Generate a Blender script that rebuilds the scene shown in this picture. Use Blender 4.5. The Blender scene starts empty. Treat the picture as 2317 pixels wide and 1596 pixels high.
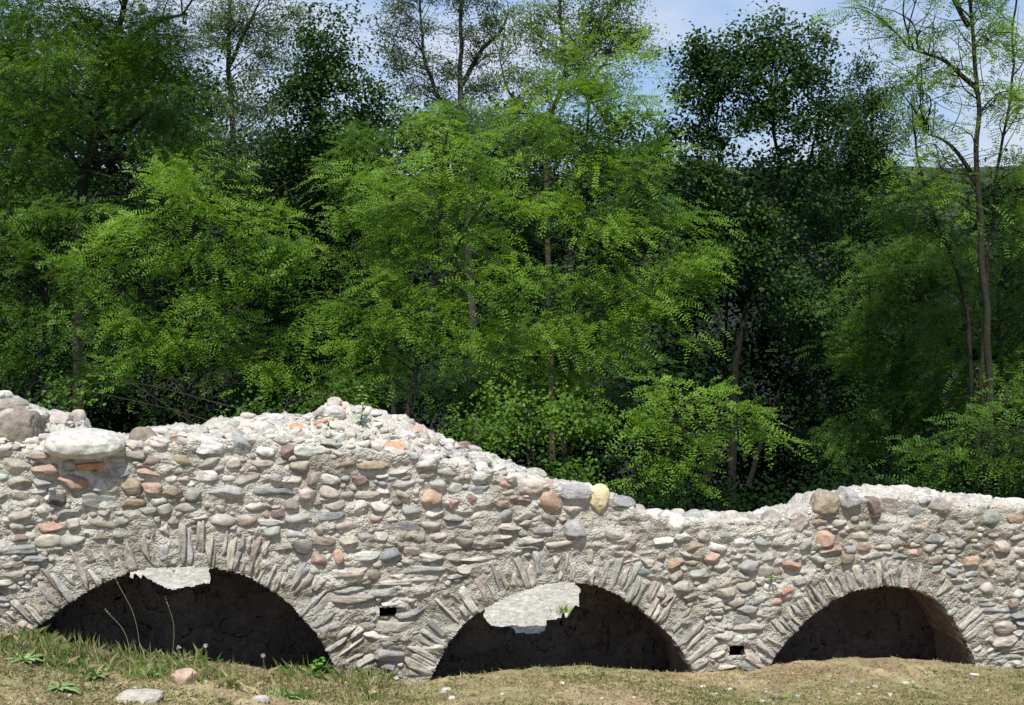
import bpy, math, random
import numpy as np
from mathutils import Vector
random.seed(7); rng=np.random.default_rng(7)
SC=bpy.context.scene; COL=SC.collection
# ---------------------------------------------------------------- camera model
CAMZ=2.6; PITCH=math.radians(6.8); FP=2910.0; CU=1158.5; CV=797.5
cp,sp=math.cos(PITCH),math.sin(PITCH)
def ray(u,v):
    u=np.asarray(u,float); v=np.asarray(v,float)
    x=(u-CU)/FP; y=-(v-CV)/FP
    return x, y*sp+cp+0*x, y*cp-sp+0*x
def P(u,v,Y):
    x,dy,dz=ray(u,v); t=Y/dy
    return np.stack([x*t,np.asarray(Y)+0*x*t,CAMZ+dz*t],-1)
Y0=7.23; K=0.24; KN=math.hypot(1,K)
E1=np.array([1,K,0])/KN; EB=np.array([-K,1,0])/KN; EO=-EB; E3=np.array([0,0,1.])
def W(u,v,d=0.0):
    x,dy,dz=ray(u,v); t=(Y0+np.asarray(d))/(dy-K*x)
    return np.stack([x*t,dy*t,CAMZ+dz*t],-1)
def proj(p):
    p=np.asarray(p); x=p[...,0]; y=p[...,1]; z=p[...,2]-CAMZ
    f=y*cp-z*sp; up=y*sp+z*cp
    return CU+FP*x/f, CV-FP*up/f
# ---------------------------------------------------------------- noise
def vn(p,seed=0):
    p=np.asarray(p,float); i=np.floor(p).astype(np.int64); f=p-i; f=f*f*(3-2*f)
    def h(a,b,c):
        n=(a*73856093)^(b*19349663)^(c*83492791)^(seed*2654435761)
        n=n&0xffffffff; n=((n^(n>>13))*1274126177)&0xffffffff; n=((n^(n>>16))*668265263)&0xffffffff; n=n^(n>>15)
        return n/4294967295.0
    x,y,z=i[...,0],i[...,1],i[...,2]; a,b,c=f[...,0],f[...,1],f[...,2]
    def L(p,q,t): return p+(q-p)*t
    return L(L(L(h(x,y,z),h(x+1,y,z),a),L(h(x,y+1,z),h(x+1,y+1,z),a),b),
             L(L(h(x,y,z+1),h(x+1,y,z+1),a),L(h(x,y+1,z+1),h(x+1,y+1,z+1),a),b),c)
def fbm(p,o=4,seed=0):
    s=0;a=.5;t=0
    for k in range(o):
        s=s+a*vn(np.asarray(p)*(2**k)+k*17.3,seed+k); t+=a; a*=.5
    return s/t
def pip(x,y,poly):
    x=np.asarray(x);y=np.asarray(y); r=np.zeros(x.shape,bool); n=len(poly)
    for i in range(n):
        x1,y1=poly[i];x2,y2=poly[(i+1)%n]
        if y1==y2: continue
        c=((y1>y)!=(y2>y))&(x<(x2-x1)*(y-y1)/(y2-y1)+x1); r^=c
    return r
def sstep(a,b,x):
    t=np.clip((x-a)/(b-a),0,1); return t*t*(3-2*t)
# ---------------------------------------------------------------- mesh helpers
def mesh_np(name,V,F,mat,parent=None,col=None,smooth=True):
    V=np.ascontiguousarray(V,dtype=np.float32).reshape(-1,3); F=np.ascontiguousarray(F,dtype=np.int32)
    k=F.shape[1]; m=bpy.data.meshes.new(name)
    m.vertices.add(len(V)); m.vertices.foreach_set('co',V.ravel())
    m.loops.add(F.size); m.polygons.add(len(F))
    m.loops.foreach_set('vertex_index',F.ravel())
    m.polygons.foreach_set('loop_start',np.arange(0,F.size,k,dtype=np.int32))
    m.polygons.foreach_set('use_smooth',np.full(len(F),smooth,dtype=bool))
    m.update(calc_edges=True)
    if col is not None:
        a=m.color_attributes.new('Col','FLOAT_COLOR','POINT')
        c=np.ones((len(V),4),np.float32); c[:,:3]=np.asarray(col).reshape(-1,3); a.data.foreach_set('color',c.ravel())
    m.materials.append(mat)
    o=bpy.data.objects.new(name,m); COL.objects.link(o)
    if parent is not None:
        o.parent=parent; o.location=-Vector(parent.location)
    return o
def tag(o,label=None,cat=None,group=None,kind=None):
    if label: o['label']=label
    if cat: o['category']=cat
    if group: o['group']=group
    if kind: o['kind']=kind
    return o
def thing(name,loc,label,cat,group=None):
    o=bpy.data.objects.new(name,None); COL.objects.link(o); o.location=tuple(float(a) for a in loc)
    o.empty_display_size=.1
    return tag(o,label,cat,group)
class Acc:
    def __init__(s): s.V=[];s.F=[];s.C=[];s.n=0
    def add(s,V,F,c):
        V=np.asarray(V); s.V.append(V); s.F.append(np.asarray(F)+s.n)
        c=np.asarray(c,float)
        if c.ndim==1: c=np.tile(c,(len(V),1))
        s.C.append(c); s.n+=len(V)
    def build(s,name,mat,parent=None,smooth=True):
        return mesh_np(name,np.concatenate(s.V),np.concatenate(s.F),mat,parent,np.concatenate(s.C),smooth)
def tube(pts,rad,n=6):
    pts=np.asarray(pts,float); rad=np.asarray(rad,float); m=len(pts)
    T=np.gradient(pts,axis=0); T/=np.linalg.norm(T,axis=1)[:,None]+1e-9
    ref=np.array([0.31,1,0.1]); A=np.cross(T,ref); A/=np.linalg.norm(A,axis=1)[:,None]+1e-9; B=np.cross(T,A)
    th=np.arange(n)*2*math.pi/n
    V=pts[:,None]+rad[:,None,None]*(np.cos(th)[None,:,None]*A[:,None]+np.sin(th)[None,:,None]*B[:,None])
    i=np.arange(m-1)[:,None]*n; j=np.arange(n)[None,:]; j2=(j+1)%n
    F=np.stack([i+j,i+j2,i+n+j2,i+n+j],-1).reshape(-1,4)
    return V.reshape(-1,3),F
def smooth_path(pts,k=12):
    pts=np.asarray(pts,float); out=[]
    Q=np.vstack([2*pts[0]-pts[1],pts,2*pts[-1]-pts[-2]])
    for i in range(1,len(Q)-2):
        for t in np.arange(k)/k:
            a,b,c,d=Q[i-1],Q[i],Q[i+1],Q[i+2]
            out.append(.5*((2*b)+(-a+c)*t+(2*a-5*b+4*c-d)*t*t+(-a+3*b-3*c+d)*t**3))
    out.append(pts[-1]); return np.array(out)
# ---------------------------------------------------------------- materials
def newmat(name):
    m=bpy.data.materials.new(name); m.use_nodes=True; nt=m.node_tree
    for n in list(nt.nodes): nt.nodes.remove(n)
    out=nt.nodes.new('ShaderNodeOutputMaterial'); return m,nt,out
def N(nt,t,**kw):
    n=nt.nodes.new(t)
    for k,v in kw.items():
        if k in n.inputs: n.inputs[k].default_value=v
        else: setattr(n,k,v)
    return n
def rough_mat(name,s1=25,s2=130,bump=.6,dist=.01,var=.35,rough=.9,vor=False,spec=.2):
    m,nt,out=newmat(name); L=nt.links.new
    geo=N(nt,'ShaderNodeNewGeometry')
    at=N(nt,'ShaderNodeAttribute'); at.attribute_name='Col'
    n1=N(nt,'ShaderNodeTexNoise'); n1.inputs['Scale'].default_value=s1; n1.inputs['Detail'].default_value=6; n1.inputs['Roughness'].default_value=.65
    n2=N(nt,'ShaderNodeTexNoise'); n2.inputs['Scale'].default_value=s2; n2.inputs['Detail'].default_value=4
    L(geo.outputs['Position'],n1.inputs['Vector']); L(geo.outputs['Position'],n2.inputs['Vector'])
    mr=N(nt,'ShaderNodeMapRange'); mr.inputs['From Min'].default_value=.25; mr.inputs['From Max'].default_value=.75
    mr.inputs['To Min'].default_value=1-var; mr.inputs['To Max'].default_value=1+var
    L(n1.outputs['Fac'],mr.inputs['Value'])
    mr2=N(nt,'ShaderNodeMapRange'); mr2.inputs['From Min'].default_value=.3; mr2.inputs['From Max'].default_value=.7
    mr2.inputs['To Min'].default_value=1-var*.6; mr2.inputs['To Max'].default_value=1+var*.6
    L(n2.outputs['Fac'],mr2.inputs['Value'])
    mu=N(nt,'ShaderNodeMath',operation='MULTIPLY'); L(mr.outputs[0],mu.inputs[0]); L(mr2.outputs[0],mu.inputs[1])
    vm=N(nt,'ShaderNodeVectorMath',operation='SCALE'); L(at.outputs['Color'],vm.inputs[0]); L(mu.outputs[0],vm.inputs['Scale'])
    bs=N(nt,'ShaderNodeBsdfPrincipled'); bs.inputs['Roughness'].default_value=rough; bs.inputs['Specular IOR Level'].default_value=spec
    L(vm.outputs[0],bs.inputs['Base Color'])
    ad=N(nt,'ShaderNodeMath',operation='MULTIPLY_ADD'); L(n2.outputs['Fac'],ad.inputs[0]); ad.inputs[1].default_value=.4; L(n1.outputs['Fac'],ad.inputs[2])
    hsrc=ad.outputs[0]
    if vor:
        vo=N(nt,'ShaderNodeTexVoronoi'); vo.inputs['Scale'].default_value=vor; L(geo.outputs['Position'],vo.inputs['Vector'])
        sb=N(nt,'ShaderNodeMath',operation='SUBTRACT'); L(ad.outputs[0],sb.inputs[0]); L(vo.outputs['Distance'],sb.inputs[1]); hsrc=sb.outputs[0]
    bp=N(nt,'ShaderNodeBump'); bp.inputs['Strength'].default_value=bump; bp.inputs['Distance'].default_value=dist
    L(hsrc,bp.inputs['Height']); L(bp.outputs[0],bs.inputs['Normal']); L(bs.outputs[0],out.inputs[0])
    return m
def leaf_mat(name,c1,c2,trans=.35,s=.9,rough=.5,spec=.25):
    m,nt,out=newmat(name); L=nt.links.new
    geo=N(nt,'ShaderNodeNewGeometry')
    n1=N(nt,'ShaderNodeTexNoise'); n1.inputs['Scale'].default_value=s; n1.inputs['Detail'].default_value=2
    n2=N(nt,'ShaderNodeTexNoise'); n2.inputs['Scale'].default_value=10; n2.inputs['Detail'].default_value=1
    L(geo.outputs['Position'],n1.inputs['Vector']); L(geo.outputs['Position'],n2.inputs['Vector'])
    ad=N(nt,'ShaderNodeMath',operation='ADD'); L(n1.outputs['Fac'],ad.inputs[0]); L(n2.outputs['Fac'],ad.inputs[1])
    mr=N(nt,'ShaderNodeMapRange'); mr.inputs['From Min'].default_value=.72; mr.inputs['From Max'].default_value=1.28; L(ad.outputs[0],mr.inputs['Value'])
    mx=N(nt,'ShaderNodeMix',data_type='RGBA'); mx.inputs['A'].default_value=(*c1,1); mx.inputs['B'].default_value=(*c2,1); L(mr.outputs[0],mx.inputs['Factor'])
    bs=N(nt,'ShaderNodeBsdfPrincipled'); bs.inputs['Roughness'].default_value=rough; bs.inputs['Specular IOR Level'].default_value=spec
    L(mx.outputs['Result'],bs.inputs['Base Color'])
    tr=N(nt,'ShaderNodeBsdfTranslucent')
    vm=N(nt,'ShaderNodeVectorMath',operation='MULTIPLY'); vm.inputs[1].default_value=(1.6,1.5,.5); L(mx.outputs['Result'],vm.inputs[0]); L(vm.outputs[0],tr.inputs['Color'])
    ms=N(nt,'ShaderNodeMixShader'); ms.inputs[0].default_value=trans; L(bs.outputs[0],ms.inputs[1]); L(tr.outputs[0],ms.inputs[2]); L(ms.outputs[0],out.inputs[0])
    return m
M_mortar=rough_mat('lime_mortar',22,120,1.0,.008,.28,.95,vor=80)
M_stone=rough_mat('field_stone',26,130,.8,.006,.32,.9)
M_rough=rough_mat('rough_stone',24,100,.9,.008,.34,.92)
M_ground=rough_mat('dry_ground',12,90,.8,.008,.35,.95)
M_gravel=rough_mat('pale_gravel',40,110,.8,.005,.40,.95,vor=60)
M_bark=rough_mat('bark',14,60,.8,.015,.4,.95)
M_blade=rough_mat('grass_blade',5,40,.0,.001,.25,.7)
M_hill=rough_mat('wooded_hill',.06,.35,.6,6,.45,1)
LM={
 'bright':leaf_mat('leaf_bright',(.080,.175,.015),(.225,.375,.042),.42),
 'mid':leaf_mat('leaf_mid',(.045,.108,.011),(.135,.250,.028),.38),
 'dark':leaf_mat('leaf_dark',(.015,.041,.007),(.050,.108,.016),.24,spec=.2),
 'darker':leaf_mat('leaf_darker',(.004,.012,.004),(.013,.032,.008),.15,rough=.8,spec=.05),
 'grey':leaf_mat('leaf_grey',(.065,.105,.040),(.135,.175,.070),.33),
 'olive':leaf_mat('leaf_olive',(.085,.155,.022),(.170,.260,.036),.40),
}
# ---------------------------------------------------------------- wall outline data
Fp=np.array([(-500,1000),(-100,1005),(0,1015),(100,1020),(280,1012),(400,1003),(520,995),(650,1000),(800,1012),(950,1035),(1050,1055),(1150,1080),(1230,1100),(1330,1110),(1400,1130),(1440,1165),(1500,1172),(1600,1180),(1700,1183),(1780,1175),(1840,1160),(1855,1135),(1900,1125),(2000,1130),(2100,1132),(2200,1140),(2317,1150),(2500,1160),(2900,1190)],float)
Cp=np.array([(-500,870),(-100,875),(0,890),(50,908),(100,932),(190,950),(205,988),(290,990),(340,972),(450,965),(560,948),(640,945),(700,940),(735,922),(790,922),(850,934),(920,950),(970,984),(1030,1004),(1100,1028),(1180,1060),(1230,1085),(1290,1100),(1340,1105),(1385,1135),(1435,1145),(1450,1163),(1520,1165),(1600,1173),(1700,1174),(1760,1160),(1830,1150),(1850,1125),(1920,1115),(2030,1108),(2080,1116),(2200,1126),(2317,1140),(2500,1150),(2900,1180)],float)
Ff=lambda u: np.interp(u,Fp[:,0],Fp[:,1]); Cf=lambda u: np.minimum(np.interp(u,Cp[:,0],Cp[:,1]),Ff(u)-3)
TC=.45; TH=.85
A1=[(60,1640),(60,1455),(110,1400),(180,1350),(250,1312),(310,1292),(400,1282),(500,1290),(560,1306),(630,1346),(690,1402),(735,1462),(765,1535),(775,1640)]
A2=[(950,1640),(962,1560),(977,1530),(1002,1480),(1032,1432),(1070,1396),(1112,1370),(1160,1346),(1220,1326),(1290,1318),(1350,1326),(1410,1352),(1470,1392),(1520,1442),(1555,1492),(1570,1525),(1580,1640)]
A3=[(1722,1640),(1730,1530),(1747,1500),(1782,1450),(1832,1400),(1890,1357),(1950,1334),(2020,1326),(2080,1336),(2130,1366),(2165,1412),(2190,1462),(2207,1502),(2212,1640)]
A0=[(-640,1640),(-600,1480),(-540,1400),(-450,1340),(-350,1300),(-250,1310),(-170,1360),(-110,1430),(-90,1640)]
A4=[(2380,1640),(2385,1500),(2420,1440),(2480,1380),(2560,1350),(2640,1370),(2700,1420),(2730,1500),(2735,1640)]
ARCH=[A0,A1,A2,A3,A4]
PUT=[(858,1374,898,1396),(1650,1462,1684,1482),(1010,1440,1010,1440)]
RL=[100,104,90,70,70]
def to_sz(p): p=np.asarray(p); return (p-np.array([0,Y0,0]))@E1, p[...,2]
def arch_sz(a):
    a=np.array(a,float); pts=smooth_path(np.c_[a,0*a[:,0]],6)[:,:2]
    w=W(pts[:,0],pts[:,1]); s,z=to_sz(w); return w,list(zip(s,z)),pts
AS=[arch_sz(a) for a in ARCH]
Bp=np.array([(-500,1330),(-200,1380),(0,1432),(80,1444),(300,1486),(500,1496),(765,1534),(960,1550),(1100,1532),(1300,1510),(1500,1514),(1565,1520),(1735,1510),(1900,1496),(2060,1494),(2205,1500),(2317,1512),(2900,1520)],float)
Bw=W(Bp[:,0],Bp[:,1])
def ground(X,Y,fine=True):
    X=np.asarray(X,float);Y=np.asarray(Y,float)
    yw=Y0+K*X; d=Y-yw
    g=np.interp(X,Bw[:,0],Bw[:,2])
    front=g+.14*np.clip(-d,0,9)+.0*X
    floor=-.52
    h=front+(floor-front)*sstep(.02,.30,d)
    h=h+.10*sstep(.9,1.6,d)
    dd=np.clip(d-3.6,0,None)
    h=h-3.2*sstep(0,9,dd)-5*sstep(6,45,dd)+6*sstep(12,60,dd)*sstep(-2,-14,X)
    p=np.stack([X,Y,0*X],-1)
    near=sstep(30,10,np.abs(X)+np.abs(Y-7))
    h=h+(fbm(p*1.3,3,5)-.5)*.08*near
    if fine: h=h+(fbm(p*14,3,9)-.5)*.035*near*sstep(.6,.2,d)
    far=sstep(40,120,Y)
    h=h+(fbm(p*.02,3,3)-.5)*10*far
    return h
def ground_hit(u,v):
    Ys=np.arange(4.2,7.9,.01); q=P(np.full(len(Ys),u),np.full(len(Ys),v),Ys)
    b=q[:,2]<ground(q[:,0],q[:,1])
    i=int(np.argmax(b)) if b.any() else len(Ys)-1
    return q[i]
def grid_faces(nr,nc):
    i=np.arange(nr-1)[:,None]*nc; j=np.arange(nc-1)[None,:]
    return np.stack([i+j,i+j+1,i+nc+j+1,i+nc+j],-1).reshape(-1,4)
# ---------------------------------------------------------------- ground
xs=np.unique(np.concatenate([np.linspace(-900,-40,18),np.linspace(-40,-5,40),np.linspace(-5,6,400),np.linspace(6,40,40),np.linspace(40,900,18)]))
ys=np.unique(np.concatenate([np.linspace(-80,2,24),np.linspace(2,5.5,60),np.linspace(5.5,9,170),np.linspace(9,13,70),np.linspace(13,45,70),np.linspace(45,950,30)]))
GX,GY=np.meshgrid(xs,ys); GZ=ground(GX,GY)
gp=np.stack([GX,GY,GZ],-1).reshape(-1,3)
d=(GY-(Y0+K*GX)).ravel()
n=fbm(gp*[1.6,1.6,0]+3,4,21)[:,None]; n2=fbm(gp*[9,9,0],3,22)[:,None]
soil=np.array([.30,.215,.135]); straw=np.array([.38,.305,.175]); green=np.array([.17,.18,.07])
c=soil+(straw-soil)*sstep(.42,.62,n2)
left=sstep(-.6,-2.6,gp[:,0])[:,None]
c=c+(green-c)*sstep(.44,.66,n+.12*left)*.5
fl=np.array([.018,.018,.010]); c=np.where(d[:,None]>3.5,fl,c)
brown=np.array([.10,.07,.05]); c=np.where(((d>.05)&(d<1.0))[:,None],brown,c)
tag(mesh_np('ground',gp,grid_faces(len(ys),len(xs)),M_ground,None,c),kind='structure')
gx=np.linspace(-5,6,740); gd=np.linspace(.95,3.75,190)
A,B=np.meshgrid(gx,gd); YY=Y0+K*A+B; ZZ=ground(A,YY,False)+.02
p=np.stack([A,YY,ZZ],-1); p[...,2]+=(fbm(p*[28,28,0],3,4)-.5)*.03
gc=np.array([.47,.44,.37])*(0.5+.85*fbm(p*[30,30,0],4,6))[...,None]
tag(mesh_np('gravel',p,grid_faces(190,740),M_gravel,None,gc),kind='structure')
hx=np.linspace(-1100,1100,120); hy=np.linspace(330,900,50); A,B=np.meshgrid(hx,hy)
hz=-14+sstep(330,640,B)*(21+20*fbm(np.stack([A*.006,B*.004,0*A],-1),3,8))+(fbm(np.stack([A*.05,B*.05,0*A],-1),3,12)-.5)*5
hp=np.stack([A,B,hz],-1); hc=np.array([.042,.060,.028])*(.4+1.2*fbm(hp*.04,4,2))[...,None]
tag(mesh_np('hills',hp,grid_faces(50,120),M_hill,None,hc),kind='structure')
# ---------------------------------------------------------------- wall body
wall=thing('arched_stone_wall',W(1100,1530,.3),'long ruined rubble stone wall with three low arches, running in front of the trees','wall')
us=np.arange(-560,2960,3.6); nc=len(us); nf=185; ntp=34; nb=40
rows=[];wt=[];isf=[]
F_=Ff(us);C_=Cf(us)
for r in range(nf):
    t=r/(nf-1); v=1700+(F_-1700)*t
    rows.append(W(us,v,0)); wt.append(sstep(.955,1,t)*.55); isf.append(1)
for r in range(1,ntp):
    t=r/(ntp-1); v=F_+(C_-F_)*t
    rows.append(W(us,v,TC*t)); wt.append(.55+.45*min(1,t*5)); isf.append(2)
crest=rows[-1]
for r in range(1,12):
    t=r/11; q=crest+EB*(TH-TC)*t; q=q.copy(); q[:,2]-=.10*t*t; rows.append(q); wt.append(1-t*.5); isf.append(3)
be=rows[-1]
for r in range(1,nb):
    t=r/(nb-1); q=be.copy(); q[:,2]=be[:,2]+(-.75-be[:,2])*t; rows.append(q); wt.append(.5*max(0,1-4*t)); isf.append(4)
R=np.array(rows); wt=np.array(wt)[:,None,None]; isf=np.array(isf)
pu,pv=proj(R)
ZL=np.array([(-500,1230),(0,1225),(500,1190),(640,1200),(690,1310),(880,1320),(960,1230),(1200,1195),(1440,1250),(1520,1330),(1700,1370),(1850,1330),(2000,1255),(2200,1330),(2317,1370),(2900,1350)],float)
zone=lambda u: np.interp(u,ZL[:,0],ZL[:,1])
slab=sstep(-30,40,pv-zone(pu))
ring=np.zeros(pu.shape)
for (w_,poly,pts),rl in zip(AS,RL):
    dm=np.full(pu.shape,1e9)
    for a,b in pts[::3]: dm=np.minimum(dm,np.hypot(pu-a,pv-b))
    ring=np.maximum(ring,sstep(rl*1.05,rl*.8,dm))
ring*=(isf==1)[:,None]
big=fbm(R*5,3,31)-.5; lay=fbm(R*[8,8,36],4,32)-.5; fine=fbm(R*42,3,33)-.5; top=fbm(R*11,4,34)-.5
smear=sstep(.50,.70,fbm(R*[7,7,10],3,36))
lay=np.round(lay*9)/9*.6+lay*.4
disp=big*.030*(1-.5*ring)+lay*(.022+.045*slab)*(1-.7*ring)+fine*.028+smear*.020*(1-.35*ring)-.0095
dtop=top*.10+fine*.05+big*.06
sgn=np.where(isf>=3,-1,1)[:,None,None]
tb=sstep(0,.55,wt[...,0])*(wt[...,0]<=.55)+(wt[...,0]>.55)
dd=disp*(1-tb)+dtop*tb
Rv=R+(EO*sgn*(1-wt)+E3*wt)*dd[...,None]
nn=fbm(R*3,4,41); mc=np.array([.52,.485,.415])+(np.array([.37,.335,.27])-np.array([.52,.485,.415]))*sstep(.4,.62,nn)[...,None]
mc=mc*(1+np.clip(dd*7,-.40,.12))[...,None]  # baked occlusion: crevice shade painted into mortar colour, raised spots slightly lighter
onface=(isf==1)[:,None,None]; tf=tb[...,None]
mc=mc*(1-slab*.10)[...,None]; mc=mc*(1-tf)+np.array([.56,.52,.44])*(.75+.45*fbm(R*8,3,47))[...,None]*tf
moss=sstep(.58,.70,fbm(R*[4,4,7],4,43))[...,None]*onface*(1-tf); mc=mc+(np.array([.17,.145,.09])-mc)*moss*.55
FA=grid_faces(len(R),nc)
ctr=Rv.reshape(-1,3)[FA].mean(1); rowi=FA[:,0]//nc
ss,zz=to_sz(ctr)
keep=np.ones(len(FA),bool)
m=(isf[rowi]==1)|(isf[rowi]==4)
for w_,poly,_ in AS: keep&=~(m&pip(ss,zz,poly))
cu_,cv_=proj(ctr); f1=isf[rowi]==1
for a,b,c1,d1 in PUT: keep&=~(f1&(cu_>a)&(cu_<c1)&(cv_>b)&(cv_<d1))
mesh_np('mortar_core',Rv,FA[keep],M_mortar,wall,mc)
# ---------------------------------------------------------------- arch soffits and rear panels
for ai,(w_,poly,pts) in enumerate(AS):
    dep=np.linspace(.016,TH+.02,46); G=w_[None]+EB*dep[:,None,None]
    sC,zC=np.array(poly).mean(0); 
    s_,z_=to_sz(G); ins=np.stack([(sC-s_),(zC-z_)],-1); ins/=np.linalg.norm(ins,axis=-1,keepdims=True)
    k=4; idx=np.linspace(0,G.shape[1]-1,(G.shape[1]-1)*k+1); i0=np.clip(idx.astype(int),0,G.shape[1]-2); f=(idx-i0)[None,:,None]
    G=G[:,i0]*(1-f)+G[:,i0+1]*f; ins=ins[:,i0]*(1-f)+ins[:,i0+1]*f
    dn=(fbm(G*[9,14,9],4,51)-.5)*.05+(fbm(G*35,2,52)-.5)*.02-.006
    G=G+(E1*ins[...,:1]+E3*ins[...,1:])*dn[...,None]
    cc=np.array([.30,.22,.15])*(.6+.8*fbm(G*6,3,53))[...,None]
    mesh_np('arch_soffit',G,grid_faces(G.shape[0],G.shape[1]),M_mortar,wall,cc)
HOLE={1:[(288,1180),(284,1304),(305,1308),(330,1311),(352,1317),(378,1328),(395,1331),(412,1327),(440,1325),(462,1320),(482,1317),(484,1240),(484,1180)],
      2:[(1080,1180),(1088,1385),(1100,1400),(1112,1414),(1150,1424),(1162,1434),(1200,1434),(1230,1428),(1238,1404),(1262,1399),(1280,1397),(1292,1388),(1310,1382),(1316,1364),(1308,1350),(1312,1332),(1302,1320),(1300,1180)]}
for ai,(w_,poly,pts) in enumerate(AS):
    s0=min(a for a,b in poly)-.08; s1=max(a for a,b in poly)+.08; z1=max(b for a,b in poly)+.08
    S,Z=np.meshgrid(np.arange(s0,s1,.008),np.arange(-.75,z1,.008))
    G=np.array([0,Y0,0])+E1*S[...,None]+E3*Z[...,None]+EB*(TH-.22)
    FG=grid_faces(*S.shape)
    if ai in HOLE:
        c_=G.reshape(-1,3)[FG].mean(1); a,b=proj(c_)
        a=a+(fbm(c_*9,2,3)-.5)*10; b=b+(fbm(c_*9,2,4)-.5)*10
        FG=FG[~pip(a,b,HOLE[ai])]
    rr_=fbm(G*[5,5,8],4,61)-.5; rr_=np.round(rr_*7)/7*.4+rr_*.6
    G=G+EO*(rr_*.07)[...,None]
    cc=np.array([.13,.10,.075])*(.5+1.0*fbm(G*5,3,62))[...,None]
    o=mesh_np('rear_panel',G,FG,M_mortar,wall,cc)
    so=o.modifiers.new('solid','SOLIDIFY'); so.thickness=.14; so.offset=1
# ---------------------------------------------------------------- stones
import bmesh
def ico(n):
    b=bmesh.new(); bmesh.ops.create_icosphere(b,subdivisions=n,radius=1); b.verts.ensure_lookup_table()
    V=np.array([v.co[:] for v in b.verts]); F=np.array([[v.index for v in f.verts] for f in b.faces]); b.free(); return V,F
ICO={k:ico(k) for k in (2,3,4,5)}
MC=np.array([.47,.435,.365])
PAL=dict(W=(.56,.53,.47),G=(.34,.33,.31),B=(.42,.37,.30),P=(.44,.30,.22),R=(.25,.175,.155),D=(.12,.115,.11),Y=(.60,.50,.31),O=(.48,.26,.15),T=(.29,.235,.165),S=(.245,.25,.25),K=(.45,.385,.33),E=(.33,.35,.31),N=(.20,.165,.125))
def stone(cen,w,h,dp,col,rot=0,e=2.3,cuts=5,rough=.10,seed=None,lv=3,ax=None,skew=1,dustk=.4):
    seed=random.randrange(1<<20) if seed is None else seed
    r=np.random.default_rng(seed); V,F=ICO[lv]; V=V.copy()
    sc=(np.abs(V)**e).sum(1)**(-1/e); V=V*sc[:,None]
    V[:,0]*=1+V[:,2]*r.uniform(-.16,.16)*skew; V[:,2]*=1+V[:,0]*r.uniform(-.2,.2)*skew
    for _ in range(cuts):
        n_=r.normal(size=3); n_/=np.linalg.norm(n_); c_=r.uniform(.58,.9); q=V@n_-c_
        V=V-np.clip(q,0,None)[:,None]*n_*.92
    V=V*(1+rough*2*(fbm(V*1.6+r.uniform(0,50,3),3,seed%997)-.5)+rough*.7*(vn(V*5+r.uniform(0,50,3),1)-.5))[:,None]
    V=V*np.array([w/2,dp/2,h/2])
    a=math.radians(rot); ca,sa=math.cos(a),math.sin(a)
    x=V[:,0]*ca+V[:,2]*sa; z=-V[:,0]*sa+V[:,2]*ca
    if ax is None: ax=(E1,EB,E3)
    Vw=cen+x[:,None]*ax[0]+V[:,1:2]*ax[1]+z[:,None]*ax[2]
    c_=np.array(PAL[col] if isinstance(col,str) else col)*r.uniform(.78,1.18)*(1+r.uniform(-.03,.03,3))
    dust=sstep(.48,.66,fbm(Vw*14,3,77))[:,None]*dustk
    cv=c_*(.74+.52*fbm(Vw*20,3,seed%91))[:,None]; cv=cv+(MC-cv)*dust
    return Vw,F,cv
occ=np.zeros((900,1800),bool); OU=500
yy,xx=np.mgrid[0:900,0:1800]; UU=xx*2-OU; VV=yy*2
occ|=VV<Ff(UU)+4
for a in ARCH: occ|=pip(UU,VV,[(x,y) for x,y in a])
for a,b,c1,d1 in PUT: occ|=(UU>a-2)&(UU<c1+2)&(VV>b-2)&(VV<d1+2)
occ|=VV>np.interp(UU,Bp[:,0],Bp[:,1])+26
def mark(u,v,w,h,rot=0,gap=3,test=True):
    R_=int(max(w,h)/4+gap)+2; cx=int((u+OU)/2); cy=int(v/2)
    x0,x1,y0,y1=cx-R_,cx+R_,cy-R_,cy+R_
    if x0<0 or y0<0 or x1>=1800 or y1>=900: return False
    Y_,X_=np.mgrid[y0:y1,x0:x1]; dx=(X_-cx)*2; dy=(Y_-cy)*2; a=math.radians(rot)
    p_=dx*math.cos(a)+dy*math.sin(a); q_=-dx*math.sin(a)+dy*math.cos(a)
    mk=(np.abs(p_/(w/2+gap))**2.6+np.abs(q_/(h/2+gap))**2.6)<1
    if test and (occ[y0:y1,x0:x1]&mk).any(): return False
    occ[y0:y1,x0:x1]|=mk; return True
def yd(u,v): return float(W(u,v)[1])/FP*1.03
ringdef=dict(enumerate(zip(RL,(17,17,16.5,14,14))))
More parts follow.
